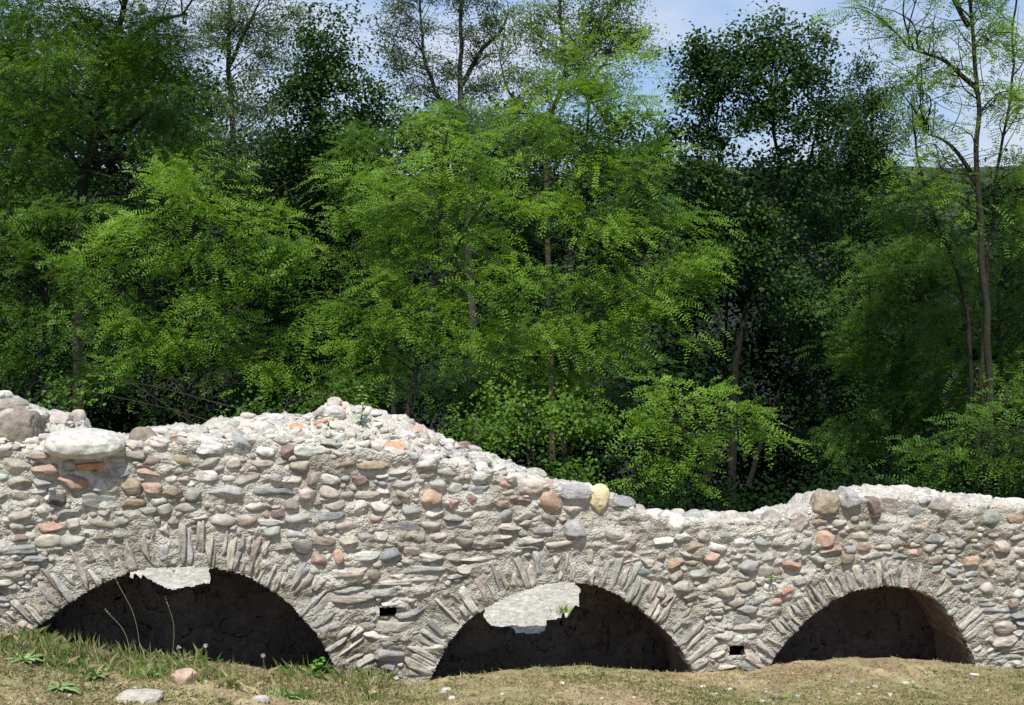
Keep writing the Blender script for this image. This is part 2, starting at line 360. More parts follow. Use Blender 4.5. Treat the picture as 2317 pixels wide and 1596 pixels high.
for ai,(w_,poly,pts) in enumerate(AS):
    acc=Acc(); Lr,Tk=ringdef[ai]
    seg=np.r_[0,np.cumsum(np.hypot(*np.diff(pts,axis=0).T))]
    t=6
    while t<seg[-1]-4:
        th=random.uniform(.6,1.3)*Tk
        tt=t+th/2; u=np.interp(tt,seg,pts[:,0]); v=np.interp(tt,seg,pts[:,1])
        u2=np.interp(tt+34,seg,pts[:,0])-np.interp(tt-34,seg,pts[:,0]); v2=np.interp(tt+34,seg,pts[:,1])-np.interp(tt-34,seg,pts[:,1])
        nx,ny=v2,-u2; l=math.hypot(nx,ny); nx/=l; ny/=l
        nx,ny=nx*.9,ny*.9-.12; l=math.hypot(nx,ny); nx/=l; ny/=l
        if v<1590:
            parts=[1.0] if random.random()<.68 else [.55,.42]
            off=-3+random.uniform(-2,2)
            for pl in parts:
                LL=Lr*pl*random.uniform(.78,1.08)
                cu,cv_=u+nx*(off+LL/2),v+ny*(off+LL/2)
                ang=math.degrees(math.atan2(ny,nx))+random.gauss(0,1.3)
                mark(cu,cv_,LL,th,ang,-1,False)
                s=yd(cu,cv_)
                cm=np.array(PAL[random.choice('BGWSGBTGSBGBG' if random.random()<.96 else 'RDP')]); k_=random.uniform(.15,.6)
                ct=W(cu,cv_)+EO*random.uniform(-.077,-.063)
                acc.add(*stone(ct,LL*s,th*s*1.14,.16,cm*(1-k_)+MC*k_,rot=ang,e=8.0,cuts=5,rough=.12,lv=4,skew=.5,dustk=.5))
                off+=LL+1
        t+=th+random.uniform(.5,2)
    acc.build('arch_ring',M_rough,wall)
caps=[(190,1003,172,58,(.68,.65,.58),2,2.3,'long smooth white capstone'),(48,975,112,82,'D',5,2.6,'dark porous boulder'),(28,918,80,30,'B',3,2.5,0),(60,941,90,26,'W',0,2.5,0),(5,898,44,26,'W',0,2.5,0),
(125,945,84,32,'K',2,3,0),(176,947,34,40,'K',8,2.5,0),(325,992,64,48,'T',4,2.3,'round brown capstone'),(335,973,52,20,'K',0,2.5,0),(405,998,54,30,'P',3,3,0),(470,1010,76,38,'W',0,3,0),(545,1006,54,52,'G',10,2.4,0),
(757,912,34,26,'K',0,2.2,'small round pale pink stone on the crest'),(752,932,64,30,'W',5,3,0),(675,970,46,22,'O',3,3.4,'orange brick fragment'),(730,958,36,18,'O',-3,3.4,0),(885,1014,64,26,'O',3,3.6,'flat orange brick piece'),(936,971,42,15,'O',6,3,0),
(1050,1008,32,18,'R',0,2.3,0),(1015,1003,30,20,'W',0,2.3,0),(1145,1088,50,30,'P',6,2.4,0),(1200,1099,68,36,'K',3,2.6,0),(1211,1071,52,24,'B',10,2.4,0),(1247,1124,56,58,'P',12,2.7,'large pink capstone'),
(1302,1114,76,42,'G',2,4.5,'flat grey slab capstone'),(1354,1128,50,60,'Y',20,2.3,'yellow oval capstone'),(1410,1143,60,34,'G',4,3.6,0),(1480,1168,50,26,'W',0,3,0),(1520,1188,58,50,'W',10,3.4,0),(1800,1176,62,46,'K',10,3,0),(1852,1172,58,30,'T',2,3,0),
(1868,1137,66,50,'T',12,3.4,'brown split boulder at the step'),(1915,1132,70,52,'G',18,3.6,'angular grey boulder'),(1972,1152,42,58,'R',-6,2.6,'dark red capstone'),(2014,1140,66,52,'B',20,3,0),(2066,1150,42,42,'G',8,2.5,0),
(2040,1112,80,24,'W',0,3,0),(2118,1146,70,38,'B',4,2.4,0),(2190,1132,54,18,'K',0,3,0),(2240,1170,52,38,'E',4,2.3,'greenish rounded stone'),(2287,1172,60,32,'P',0,2.6,0),(2150,1176,40,34,'B',0,2.4,0),(2088,1184,34,42,'K',0,2.4,0),(2300,1142,60,24,'W',0,2.8,0),
(1620,1176,64,30,'W',0,3,0),(1690,1178,60,30,'B',0,3,0),(1570,1172,46,32,'G',0,3,0),(1455,1190,40,40,'W',5,3,0),(2150,1136,40,26,'K',0,2.4,0),(2205,1150,40,30,'W',0,2.5,0),(2265,1146,44,26,'B',0,2.6,0),(590,962,50,16,'W',0,2.6,0),(620,945,44,16,'W',0,2.5,0),(560,940,36,14,'K',0,2.5,0),(855,936,44,16,'W',0,2.5,0),(1745,1172,46,32,'B',0,3,0),
(1442,1158,40,28,'B',0,2.6,0),(1655,1168,36,24,'K',0,2.5,0),(1720,1165,36,22,'W',0,2.5,0),(1595,1164,34,20,'B',0,2.6,0),(1535,1162,38,20,'K',0,2.6,0),(1775,1158,40,24,'G',0,2.5,0),
(1090,1046,44,22,'B',4,2.5,0),(1130,1060,30,18,'W',0,2.5,0),(980,1000,30,18,'K',0,2.6,0),(1060,1030,36,18,'W',5,2.6,0),(610,970,40,20,'B',0,2.5,0),(440,985,46,18,'W',0,2.5,0),(-80,930,120,60,'B',0,2.6,0),(-230,900,130,60,'W',0,2.6,0),(2420,1150,80,40,'B',0,2.5,0),(2560,1160,90,44,'K',0,2.6,0)]
for (u,v,w,h,c,rot,e,lab) in caps:
    f_,c_=float(Ff(u)),float(Cf(u)); d_=0.03
    if v<f_: d_=max(.05,TC*min(1,(f_-v)/max(f_-c_,14)))
    s=yd(u,v)*(1+d_/7); ct=W(u,v,d_)
    if v<f_-10: dp=max(w,h)*s*.8
    else: dp=(w+h)/2*s*1.1; ct=ct+EB*.02
    if w>150: ct=W(u,v,.02)
    acc=Acc(); acc.add(*stone(ct,w*s,h*s*1.08,dp,c,rot,e=e,cuts=8 if e>=3 else (0 if w>150 else 3),rough=.2 if c=='D' else .09,lv=5,skew=.5,dustk=.2))
    if c=='D': acc.C[-1]=np.tile(np.array([.24,.205,.16]),(len(acc.V[-1]),1))*(.4+1.1*fbm(acc.V[-1]*30,3,3))[:,None]
    o=acc.build('cap_stone',M_rough if (e>=3 or c=='D') else M_stone,wall)
    if lab: o['label']=lab
    mark(u,v,w,h,rot,1,False)
man=[(30,1050,78,42,'B'),(105,1062,72,32,'P'),(98,1031,70,22,'B'),(160,1094,82,38,'P'),(268,1068,60,30,'G'),(410,1040,66,28,'T'),(220,1131,92,38,'G'),(300,1140,52,24,'T'),(130,1132,36,32,'D'),(155,1163,48,22,'G'),(112,1195,72,26,'P'),(50,1168,62,28,'K'),(45,1092,52,28,'B'),(295,1101,46,36,'T'),(342,1104,44,28,'P'),(340,1067,52,20,'P'),(390,1113,42,30,'T'),(200,1054,62,20,'O'),(460,1076,64,26,'W'),(520,1118,118,36,'G'),(650,1019,30,30,'R'),(700,1022,72,32,'W'),(625,1081,28,24,'G'),(560,1082,60,26,'B'),(600,1020,40,30,'W'),(780,1052,48,22,'T'),(845,1054,72,28,'T'),(960,1048,60,34,'W'),(812,1086,48,28,'R'),(750,1082,40,26,'W'),(868,1110,40,22,'W'),(765,1146,62,26,'B'),(840,1120,72,22,'B'),(695,1118,42,32,'K'),(630,1160,34,24,'R'),(620,1114,90,20,'S'),(740,1168,74,20,'S'),(930,1158,46,22,'G'),(980,1127,56,34,'P'),(1063,1132,46,28,'R'),(1025,1137,28,30,'P'),(985,1161,42,22,'W'),(1105,1131,28,30,'B'),(1185,1134,46,20,'R'),(1142,1141,42,20,'P'),(685,1238,42,36,'D'),(733,1226,58,28,'T'),(790,1222,42,28,'B'),(862,1216,32,26,'W'),(828,1256,64,26,'W'),(885,1256,46,36,'S'),(765,1258,26,34,'P'),(718,1269,50,32,'P'),(785,1294,92,28,'B'),(932,1246,42,32,'K'),(905,1191,82,20,'S'),(1090,1078,50,22,'W'),(1310,1199,66,44,'G'),(1391,1204,56,38,'B'),(1610,1259,42,28,'P'),(1525,1274,46,28,'P'),(1575,1236,42,26,'T'),(1583,1300,62,26,'G'),(1685,1226,52,26,'W'),(1732,1222,50,26,'G'),(1743,1258,48,26,'G'),(1868,1220,50,36,'P'),(1880,1245,60,16,'P'),(1915,1266,48,32,'T'),(1800,1282,62,28,'P'),(1780,1340,46,26,'O'),(1955,1235,30,24,'P'),(2070,1250,32,18,'P'),(2115,1219,60,26,'G'),(2197,1269,44,26,'P'),(2265,1236,46,36,'B'),(2280,1294,44,22,'B'),(2170,1228,36,24,'G'),(1500,1225,60,26,'W'),(1550,1215,44,18,'W'),(950,1290,130,20,'G'),(890,1415,120,30,'B'),(880,1340,90,22,'G'),(975,1465,70,40,'B'),(1455,1290,50,20,'S'),(1640,1340,60,30,'B'),(1670,1400,70,26,'G'),(2270,1420,60,30,'B'),(870,1480,90,34,'G'),(1640,1440,50,26,'W')]
fs=Acc()
for (u,v,w,h,c) in man:
    mark(u,v,w,h,0,0,False); s=yd(u,v); dp=min(w,h*1.8)*s; pr=h*s*random.uniform(.30,.46)
    sl=c=='S' or w>2.8*h
    fs.add(*stone(W(u,v)+EO*(pr-dp/2),w*s*1.08,h*s*1.08,dp,c,random.uniform(-8,10),e=3.4 if sl else random.choice([2.2,2.5,2.9,3.4]),cuts=8,rough=.12,lv=4,dustk=.25))
cob='BBBWWGGGTTKNSWBBGEGBKTNPGR'; slb='GGBBWSGBKGBNST'
def put(u,v,w,h,rot,gap,pal,e,cuts,pr,lv,fade):
    if not mark(u,v,w,h,rot,gap): return False
    s=yd(u,v); dp=min(w,h*2)*s; colr=np.array(PAL[random.choice(pal)]); fk=random.uniform(*fade)
    colr=colr*(1-fk)+MC*fk
    fs.add(*stone(W(u,v)+EO*(h*s*random.uniform(*pr)-dp/2),w*s*1.12,h*s*1.12,dp,colr,rot,e=random.uniform(*e),cuts=cuts,rough=.14,lv=lv,dustk=.45))
    return True
def course(rowstep,wr,hr,where,gap,pal,e,cuts,pr,lv,fade,sg,skip=0):
    k=0
    for off in np.arange(12,640,rowstep):
        u=-440+random.uniform(0,30)
        while u<2880:
            per=1-.16*max(0,min(1,(u-200)/2100)); w=random.uniform(*wr)*per; h=random.uniform(*hr)*per
            uc=u+w/2; f_=float(Ff(uc)); z=float(zone(uc)); base=f_*.45+.55*1080
            v=base+off*per+(float(vn(np.array([uc*.006,off*.05,1.])))-.5)*20+random.uniform(-4,4)-40
            ok=v>f_+h*.3+4 and v<1575 and ((v<z+8) if where=='cob' else (v>z-20)) and random.random()>skip
            if ok and put(uc,v,w,h,random.gauss(0,sg),gap,pal,e,cuts,pr,lv,fade): u+=w+random.uniform(2,9); k+=1
            else: u+=7
    return k
n1=course(33,(30,66),(19,32),'cob',-1,cob,(2.1,3.6),7,(.24,.47),3,(0,.4),8,.04)
n2=course(22,(34,110),(13,23),'slab',-1,slb,(3.0,6),8,(.22,.62),4,(.05,.5),4,.07)
def fill(tries,wr,hr,where,gap,pal,e,cuts,pr=(.25,.48),lv=3,fade=(0,.35)):
    k=0
    for _ in range(tries):
        u=random.uniform(-440,2880); f_=float(Ff(u)); z=float(zone(u))
        v=random.uniform(f_+8,z+10) if where=='cob' else random.uniform(z-25,1570) if where=='slab' else random.uniform(f_+6,1570)
        per=1-.16*max(0,min(1,(u-200)/2100)); w=random.uniform(*wr)*per; h=random.uniform(*hr)*per
        if v<f_+h*.3: continue
        k+=put(u,v,w,h,random.gauss(0,9 if where=='cob' else 6),gap,pal,e,cuts,pr,lv,fade)
    return k
fill(4500,(24,46),(13,24),'cob',0,cob,(2.1,3.6),7,(.18,.42),3,(0,.5))
fill(3800,(26,60),(10,18),'slab',-1,slb,(3,6),8,(.2,.6),3,(.1,.6))
fill(8000,(12,26),(8,15),'all',-1,cob,(2.2,3.6),6,(.15,.42),2,(.1,.7))
fs.build('field_stones',M_stone,wall)
tp=Acc()
for _ in range(2600):
    u=random.uniform(-450,2850); f=random.random()
    f_,c_=float(Ff(u)),float(Cf(u)); 
    if f_-c_<25 and random.random()<.6: continue
    v=f_+(c_-f_)*f; q=W(u,v,TC*f); sz=random.choice([.012,.015,.02,.02,.03,.045,.065])*random.uniform(.8,1.2)
    pc=random.choice('WWWWBBBKGGW' if sz>.024 else 'WWWWWWBKG')
    if random.random()<.015: pc='O'
    tp.add(*stone(q+E3*.002,sz*random.uniform(1,1.7),sz*.7,sz,np.array(PAL[pc])*.72+np.array([.58,.54,.46])*.30,random.uniform(-20,20),e=3,cuts=7,rough=.2,lv=2 if sz<.04 else 3,dustk=0))
tp.build('top_rubble',M_rough,wall)
# ---------------------------------------------------------------- foliage
def unit(a): return a/(np.linalg.norm(a,axis=-1,keepdims=True)+1e-9)
def leaf_quads(cl,cr,N_,kind,ll,lw,r,flat=.6,spread=.55,axes=None):
    i=r.integers(0,len(cl),N_); g=r.normal(size=(N_,3))*spread; g[:,2]*=flat
    if axes is not None:
        ax=axes[i]; sd_=unit(np.cross(ax,[0,0,1.])); up=np.cross(sd_,ax)
        g=(ax*(g[:,:1]*1.55)+sd_*(g[:,1:2]*.9)+up*(g[:,2:]*.75))
        pos=cl[i]+g*cr[i][:,None]-np.array([0,0,1.])*(np.linalg.norm(g,axis=1)**2*cr[i]*.16)[:,None]
        a=unit(ax*.6+g*.6+r.normal(size=(N_,3))*[.6,.6,.32]+[0,0,-.12])
    else:
        pos=cl[i]+g*cr[i][:,None]
        a=unit(g*.6+r.normal(size=(N_,3))*[.7,.7,.3]+[0,0,-.12])
    if kind=='pin':
        Mx=13; Lr=ll*5.2*r.uniform(.7,1.25,N_)
        s=unit(np.cross(a,np.array([0,-.25,1.])+r.normal(size=(N_,3))*.36)); nrm=np.cross(s,a)
        t=np.repeat(np.arange(1,7)/6.3,2); sd=np.tile([1,-1],6)
        t=np.r_[t,1.0]; sd=np.r_[sd,0]
        base=pos[:,None]+a[:,None]*(t[None,:,None]*Lr[:,None,None])-np.array([0,0,1.])*((t**2)[None,:,None]*Lr[:,None,None]*.28)
        dirn=unit(s[:,None]*sd[None,:,None]+a[:,None]*np.where(sd==0,1,.35)[None,:,None]+r.normal(size=(N_,Mx,3))*.12)
        sz=(ll*r.uniform(.8,1.15,(N_,Mx)))[...,None]
        wv=unit(np.cross(dirn,nrm[:,None]+r.normal(size=(N_,Mx,3))*.22))*lw*.5
    else:
        Mx=4
        base=pos[:,None]+r.normal(size=(N_,Mx,3))*ll*1.1
        dirn=unit(a[:,None]+r.normal(size=(N_,Mx,3))*.7+[0,0,-.15]); sz=(ll*r.uniform(.7,1.2,(N_,Mx)))[...,None]
        wv=unit(np.cross(dirn,np.array([0,-.35,1.])+r.normal(size=(N_,Mx,3))*.45))*lw*.5
    tip=base+dirn*sz; mid=base+dirn*sz*.45
    return np.stack([base,mid+wv,tip,mid-wv],2).reshape(-1,3)
KL={'pin':(.039,.0175,13),'pins':(.037,.0165,13),'br':(.070,.048,4),'brs':(.050,.034,4)}
def clumps(ells,Y,r,cr0,rdk=.8,dens=.75):
    C=[];Rr=[];area=0;px=Y/FP
    for (u,v,ru,rv) in ells:
        am=math.pi*ru*rv*px*px; area+=am; n_=max(3,int(am/(cr0*cr0)*dens))
        g=r.normal(size=(n_,3)); g=unit(g)*(r.random((n_,1))**(1/2.4))
        C.append(P(u+g[:,0]*ru,v+g[:,1]*rv,Y+g[:,2]*max(ru,rv)*px*rdk)); Rr.append(cr0*r.uniform(.45,1.45,n_))
    return np.concatenate(C),np.concatenate(Rr),area
def tree(name,label,cat,Y,trunks,ells,mat,kind='pin',lai=3.6,cr=.30,bark=(.042,.038,.028),r0=.07,seed=1,nlimb=34,group=None,flat=.6,spread=.55,twigs=0,rdk=.8,ls=1.0):
    r=np.random.default_rng(seed)
    acc=Acc(); tpts=[]; first=None
    for ti,tr_ in enumerate(trunks):
        pp=np.array([P(a,b,Y+(.0 if ti==0 else .15*ti)) for a,b in tr_])
        if ti==0:
            gz=float(ground(pp[0,0],Y)); 
            if pp[0,2]>gz: pp=np.vstack([[pp[0,0]+(pp[0,0]-pp[1,0])*.2,Y,gz-.1],pp])
            first=np.array([pp[0,0],Y,gz])
        sp_=smooth_path(pp,8); k=np.linspace(0,1,len(sp_)); rr=r0*(1 if ti==0 else .6)*(1-.75*k)
        sp_=sp_+(fbm(sp_*2.2,2,seed)[:,None]-.5)*np.array([.12,.05,0])
        acc.add(*tube(sp_,rr,8),np.array(bark)); tpts.append(sp_[len(sp_)//4:])
    tpts=np.concatenate(tpts)
    root=thing(name,first,label,cat,group)
    acc.build('trunk',M_bark,root)
    pin=kind[:3]=='pin'
    cl,crr,area=clumps(ells,Y,r,cr,rdk,.85 if pin else .75)
    axes=None
    if pin:
        cx=tpts[:,0].mean(); o_=np.stack([cl[:,0]-cx,cl[:,1]-Y,0*cl[:,0]],-1); o_=unit(o_)
        axes=unit(o_+r.normal(size=o_.shape)*[.5,.5,.12]+[0,0,.05]+np.array([0,0,1])*r.uniform(-.4,.6,(len(cl),1)))
    ba=Acc(); order=r.permutation(len(cl))[:nlimb]
    for j in order:
        c=cl[j]; dv=np.linalg.norm((tpts-c)*[1,1,.8],axis=1)+np.where(tpts[:,2]>c[2]-.1,2.0,0)
        b=tpts[int(np.argmin(dv+r.random(len(dv))*.3))]; L_=np.linalg.norm(c-b)
        m1=b+(c-b)*.35+np.array([0,0,.10*L_])+r.normal(size=3)*.07*L_; m2=b+(c-b)*.7+np.array([0,0,.12*L_])+r.normal(size=3)*.06*L_
        sp_=smooth_path([b,m1,m2,c+(c-b)*.12],5); ba.add(*tube(sp_,np.linspace(min(r0*.4,.007+.007*L_),.003,len(sp_)),5),np.array(bark)*.9)
        for q in range(twigs):
            a0=sp_[r.integers(len(sp_)//3,len(sp_))]; e_=a0+r.normal(size=3)*[.35,.3,.25]+[0,0,.1]
            ba.add(*tube(smooth_path([a0,(a0+e_)/2+r.normal(size=3)*.05,e_],4),np.linspace(.006,.002,9),4),np.array(bark)*.9)
    if ba.n: ba.build('branches',M_bark,root)
    ll,lw,mm=KL[kind]; ll*=ls; lw*=ls; nl=int(area*lai/(mm*ll*lw*.5))
    V=leaf_quads(cl,crr,nl,'pin' if pin else 'br',ll,lw,r,flat if not pin else .5,spread,axes)
    mesh_np('crown',V,np.arange(len(V)).reshape(-1,4),LM[mat],root,None,False)
    return root
T=tree
T('locust_tree','tall dark feathery tree filling the upper left corner, with bare dark limbs','tree',17,[[(180,930),(180,700),(183,450),(215,310),(250,150),(275,0),(300,-200)],[(183,450),(240,360),(380,370)],[(215,310),(290,290),(340,250)],[(250,150),(330,60),(420,30)]],
  [(120,120,250,160),(380,130,120,150),(60,380,150,120),(330,300,200,90),(250,-150,380,160),(420,400,110,70),(60,250,140,90),(320,60,130,90),(80,30,120,80)],'mid','pins',2.5,.30,(.028,.024,.018),.10,1,nlimb=50,twigs=2)
T('broadleaf_tree','very dark tree on the left edge behind the feathery tree','tree',21,[[(-60,950),(-50,500),(-20,200)]],[(-120,250,230,400),(60,500,180,200),(-60,750,260,220),(250,620,180,200),(480,500,160,180),(300,200,180,220)],'dark','br',3.0,.45,seed=2,r0=.12)
T('slender_tree','slender tree with sparse leaves against the sky, left of the dark rounded tree','tree',25,[[(545,900),(530,300),(515,150),(525,0),(545,-120)],[(515,150),(560,60),(600,-20)]],[(560,50,90,90),(620,120,70,60),(500,40,60,90),(560,250,100,120),(650,40,60,50)],'grey','brs',2.0,.26,(.05,.042,.035),.08,3,nlimb=40,twigs=4,spread=.62)
T('broadleaf_tree','dark green rounded broadleaf tree rising left of the tall sparse poplar','tree',20,[[(700,1000),(705,600),(715,350),(725,150)]],[(730,85,75,60),(790,160,90,80),(670,200,90,90),(850,240,50,60),(720,330,150,120),(640,450,120,130),(780,480,120,140),(680,650,150,170),(800,700,110,150),(620,850,150,120),(780,880,150,100)],'dark','br',4.2,.32,(.03,.026,.022),.10,4)
T('poplar_tree','tall grey leaved poplar with two bare trunks in the top centre','tree',26,[[(1075,900),(1055,400),(1040,200),(1045,60),(1040,-160)],[(1045,330),(985,200),(955,90),(945,-80)],[(1040,200),(1080,130),(1130,70),(1150,30)]],
  [(930,60,80,70),(1060,40,80,60),(970,170,90,60),(1080,200,80,60),(900,140,50,50),(1000,-40,120,60),(1100,110,60,60),(1010,290,110,70)],'grey','brs',1.8,.24,(.085,.078,.065),.10,5,nlimb=90,twigs=5,spread=.62)
T('slender_tree','tall airy tree with pale yellowish stems, right of the grey poplar','tree',24,[[(1250,900),(1235,400),(1250,250),(1278,150),(1270,0),(1290,-150)],[(1240,340),(1200,260),(1150,205),(1130,130)],[(1278,150),(1340,80),(1400,0)]],
  [(1270,70,100,80),(1390,60,90,80),(1200,60,60,60),(1350,-30,130,50),(1230,190,80,60),(1340,160,100,70),(1450,110,50,50),(1180,150,40,40),(1200,290,90,60)],'olive','brs',2.1,.24,(.085,.072,.04),.07,6,nlimb=90,twigs=5,spread=.62)
T('broadleaf_tree','dark tree with a dense domed top standing clear against the sky on the right','tree',20,[[(1655,1150),(1660,900),(1690,700),(1730,520),(1760,400),(1745,200)],[(1690,700),(1640,500),(1620,300)],[(1730,520),(1810,420),(1850,280)],[(1600,1100),(1640,800),(1650,560)],[(1690,1100),(1780,850),(1860,640)]],
  [(1740,90,90,50),(1640,110,80,60),(1820,120,80,70),(1600,180,70,70),(1720,190,150,70),(1870,210,50,90),(1700,280,160,60),(1550,250,60,70),(1500,330,60,80),(1840,340,90,60),(1600,430,120,70),(1780,480,110,70),(1640,600,130,90),(1790,690,110,80),(1560,520,90,90)],'dark','br',4.2,.28,(.022,.019,.015),.08,7,nlimb=60,twigs=1)
T('willow_tree','dark drooping tree between the domed tree and the tall bare trunk','tree',21.5,[[(1930,1100),(1950,700),(1965,400),(1975,200)]],[(1960,190,60,60),(1990,290,70,80),(1930,330,80,90),(1970,420,90,90),(1900,560,120,110),(1990,560,90,80),(1860,760,110,110),(1950,800,120,120),(1930,980,150,110)],'dark','brs',4.0,.30,(.03,.025,.02),.08,8,flat=1.0)
T('locust_tree','green feathery tree between the dark rounded tree and the tall poplar','tree',18,[[(890,1000),(885,700),(880,450)]],[(850,300,80,50),(900,390,100,80),(820,400,80,70),(960,290,90,50),(880,520,110,80),(1060,280,80,50)],'mid','pin',2.9,.28,seed=31)
T('locust_tree','darker green feathery tree behind the two bright central trees','tree',17.5,[[(1150,1000),(1160,700),(1150,400)]],[(1130,310,90,55),(1190,400,100,80),(1240,310,80,60),(1160,520,110,90),(1200,680,110,100),(1480,420,90,70),(1150,850,140,90),(1000,850,120,80),(1400,850,100,80)],'dark','pin',3.0,.28,seed=32)
T('locust_tree','bright green feathery forked tree, first to the right of the weed on the wall','tree',13.5,[[(922,980),(935,870),(960,760),(985,640),(992,540),(1000,400),(1010,290)],[(960,760),(900,690),(840,650)],[(985,640),(1060,520),(1110,440)]],
  [(1000,300,100,50),(930,400,125,60),(1080,400,120,60),(870,490,110,60),(1010,520,145,70),(830,610,105,48),(1100,610,115,70),(970,680,145,65),(860,780,115,55),(1070,760,115,65),(700,560,80,32),(765,690,90,42),(760,860,80,35)],'bright','pin',2.9,.26,(.045,.04,.03),.04,9,nlimb=50,twigs=1)
T('locust_tree','broad bright green feathery tree right of centre, tallest of the pale green trees','tree',14.8,[[(1270,1150),(1290,900),(1300,700),(1290,560),(1320,380),(1340,170)],[(1300,700),(1400,560),(1470,480)]],
  [(1360,120,90,45),(1340,180,110,50),(1280,250,110,50),(1410,250,95,50),(1310,350,125,55),(1430,370,100,55),(1260,460,110,55),(1400,500,135,60),(1530,570,85,45),(1320,620,145,65),(1460,670,115,55),(1370,760,140,65),(1250,750,90,50),(1580,650,50,35),(1510,480,65,40),(1300,870,110,50)],'bright','pin',2.9,.27,(.045,.04,.03),.045,10,nlimb=50,twigs=1)
T('locust_tree','tall thin tree with a bare brown trunk and airy leaves at the right','tree',15,[[(2240,1000),(2240,850),(2225,600),(2217,420),(2210,200),(2192,20),(2185,-150)],[(2210,200),(2140,140),(2060,110)],[(2217,420),(2150,330),(2090,300)],[(2198,60),(2150,-10),(2080,-60)]],
  [(2080,60,110,40),(2250,50,70,50),(2130,150,90,45),(1950,30,80,28),(2050,200,70,35),(2100,270,80,35),(2270,190,50,60),(2150,-40,160,40),(2090,370,80,40),(2160,440,90,40)],'bright','pins',2.3,.20,(.038,.036,.022),.054,11,nlimb=56,twigs=2)
T('locust_tree','thin tree at the right edge whose stem runs beside the tall bare trunk','tree',15.8,[[(2215,1000),(2230,700),(2250,430),(2285,200),(2300,0),(2310,-120)]],[(2290,90,50,70),(2310,250,50,70),(2290,380,50,60),(2340,480,60,80),(2300,-50,80,50)],'bright','pins',2.6,.2,(.036,.034,.022),.030,12,nlimb=30,twigs=2)
T('locust_tree','leaning thin dark tree crossing left of the tall bare trunk','tree',16.2,[[(2200,950),(2195,780),(2170,620),(2110,480),(2075,350),(2060,230)]],[(2060,260,50,45),(2100,400,70,45),(2040,470,70,55),(2150,510,90,45)],'mid','pins',2.6,.2,(.03,.028,.02),.038,13,nlimb=24,twigs=2)
T('locust_tree','low bright green feathery tree behind the right part of the wall','tree',18,[[(2010,1100),(2030,900),(2050,700)]],[(2040,570,120,60),(1980,670,90,60),(2110,660,120,70),(1960,770,80,60),(2050,780,130,70),(2030,880,110,70),(2120,860,100,70),(2010,980,100,60),(2150,560,100,60)],'mid','pin',3.1,.30,seed=14,rdk=.5)
T('locust_tree','low green feathery tree at the right edge under the tall bare trunk','tree',17,[[(2280,1100),(2270,900),(2260,650)]],[(2240,590,100,55),(2310,540,70,60),(2290,690,90,60),(2190,740,100,60),(2280,830,100,60),(2400,650,110,150),(2160,860,90,60)],'mid','pin',3.1,.30,seed=15,rdk=.5)
T('shrub','leafy shrub behind the right end of the wall','shrub',12.6,[[(2220,1180),(2230,1080),(2240,960)]],[(2240,930,80,45),(2150,1010,80,40),(2280,1000,70,50),(2220,1060,110,45),(2110,1080,60,30),(2300,890,50,40),(2400,1000,90,90)],'mid','pin',2.9,.20,seed=16,r0=.025)
T('shrub','bright drooping bough of a feathery shrub behind the low middle of the wall','shrub',12.4,[[(1400,1200),(1440,1060),(1520,940),(1600,905),(1690,930)]],[(1530,895,90,32),(1620,905,80,30),(1690,940,50,22),(1470,950,80,40),(1545,990,60,38),(1500,1050,70,42),(1560,1070,40,35),(1730,975,24,14),(1450,1110,60,35)],'bright','pin',2.9,.16,seed=17,r0=.03)
T('shrub','round leaved green shrub behind the falling slope of the wall','shrub',12.8,[[(1200,1180),(1205,1050),(1200,900)],[(1205,1100),(1300,1000),(1340,920)]],[(1150,920,100,40),(1060,970,70,35),(1270,930,90,45),(1180,1000,100,40),(1350,970,70,50),(1320,1060,90,45)],'mid','brs',2.4,.2,seed=18,r0=.025)
T('locust_tree','bright green feathery tree left of centre with thin upright stems','tree',13.6,[[(425,1010),(418,850),(430,700),(440,560),(430,400)],[(350,1000),(345,850),(350,700)],[(430,700),(520,600),(580,560)]],
  [(420,370,65,38),(450,460,130,48),(280,490,120,42),(570,510,90,42),(240,580,115,48),(430,575,130,50),(590,630,95,45),(470,690,135,50),(330,690,105,48),(605,760,80,42),(480,800,125,48),(340,820,95,50),(640,840,75,35)],'bright','pin',2.9,.26,(.042,.038,.028),.036,19,nlimb=50,twigs=1)
T('locust_tree','green feathery tree at the left edge with a leaning dark trunk','tree',14.6,[[(70,960),(85,860),(100,760),(115,640)]],[(110,470,110,42),(50,560,110,48),(180,630,90,48),(30,680,110,48),(150,740,110,48),(50,810,90,45),(210,830,80,40),(-100,600,110,160)],'mid','pin',3.0,.27,(.036,.032,.025),.06,20,nlimb=36,twigs=1)
T('shrub','low green bush behind the left crest of the wall','shrub',12.4,[[(620,1050),(640,960),(660,880)]],[(680,920,80,30),(560,940,70,25),(140,900,50,35),(780,900,50,25)],'mid','brs',2.4,.17,seed=21,r0=.02)
r=np.random.default_rng(99)
ells=[]
for u in range(-700,3100,110):
    tv=float(np.interp(u,[-700,450,560,800,900,1400,1500,1900,2020,2140,2317,3000],[0,120,330,300,260,280,330,370,400,410,400,200]))
    v=tv+60
    while v<1250: ells.append((u+r.uniform(-30,30),v+r.uniform(-20,20),110,80)); v+=95
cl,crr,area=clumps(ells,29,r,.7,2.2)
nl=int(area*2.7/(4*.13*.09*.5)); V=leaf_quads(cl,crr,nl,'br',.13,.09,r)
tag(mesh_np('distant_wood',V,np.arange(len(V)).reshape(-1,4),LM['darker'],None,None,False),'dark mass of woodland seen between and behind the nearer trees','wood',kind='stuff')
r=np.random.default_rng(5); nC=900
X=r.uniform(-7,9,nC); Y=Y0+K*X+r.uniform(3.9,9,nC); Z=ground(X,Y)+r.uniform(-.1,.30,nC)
cl=np.stack([X,Y,Z],-1); V=leaf_quads(cl,np.full(nC,.28),24000,'br',.06,.04,r)
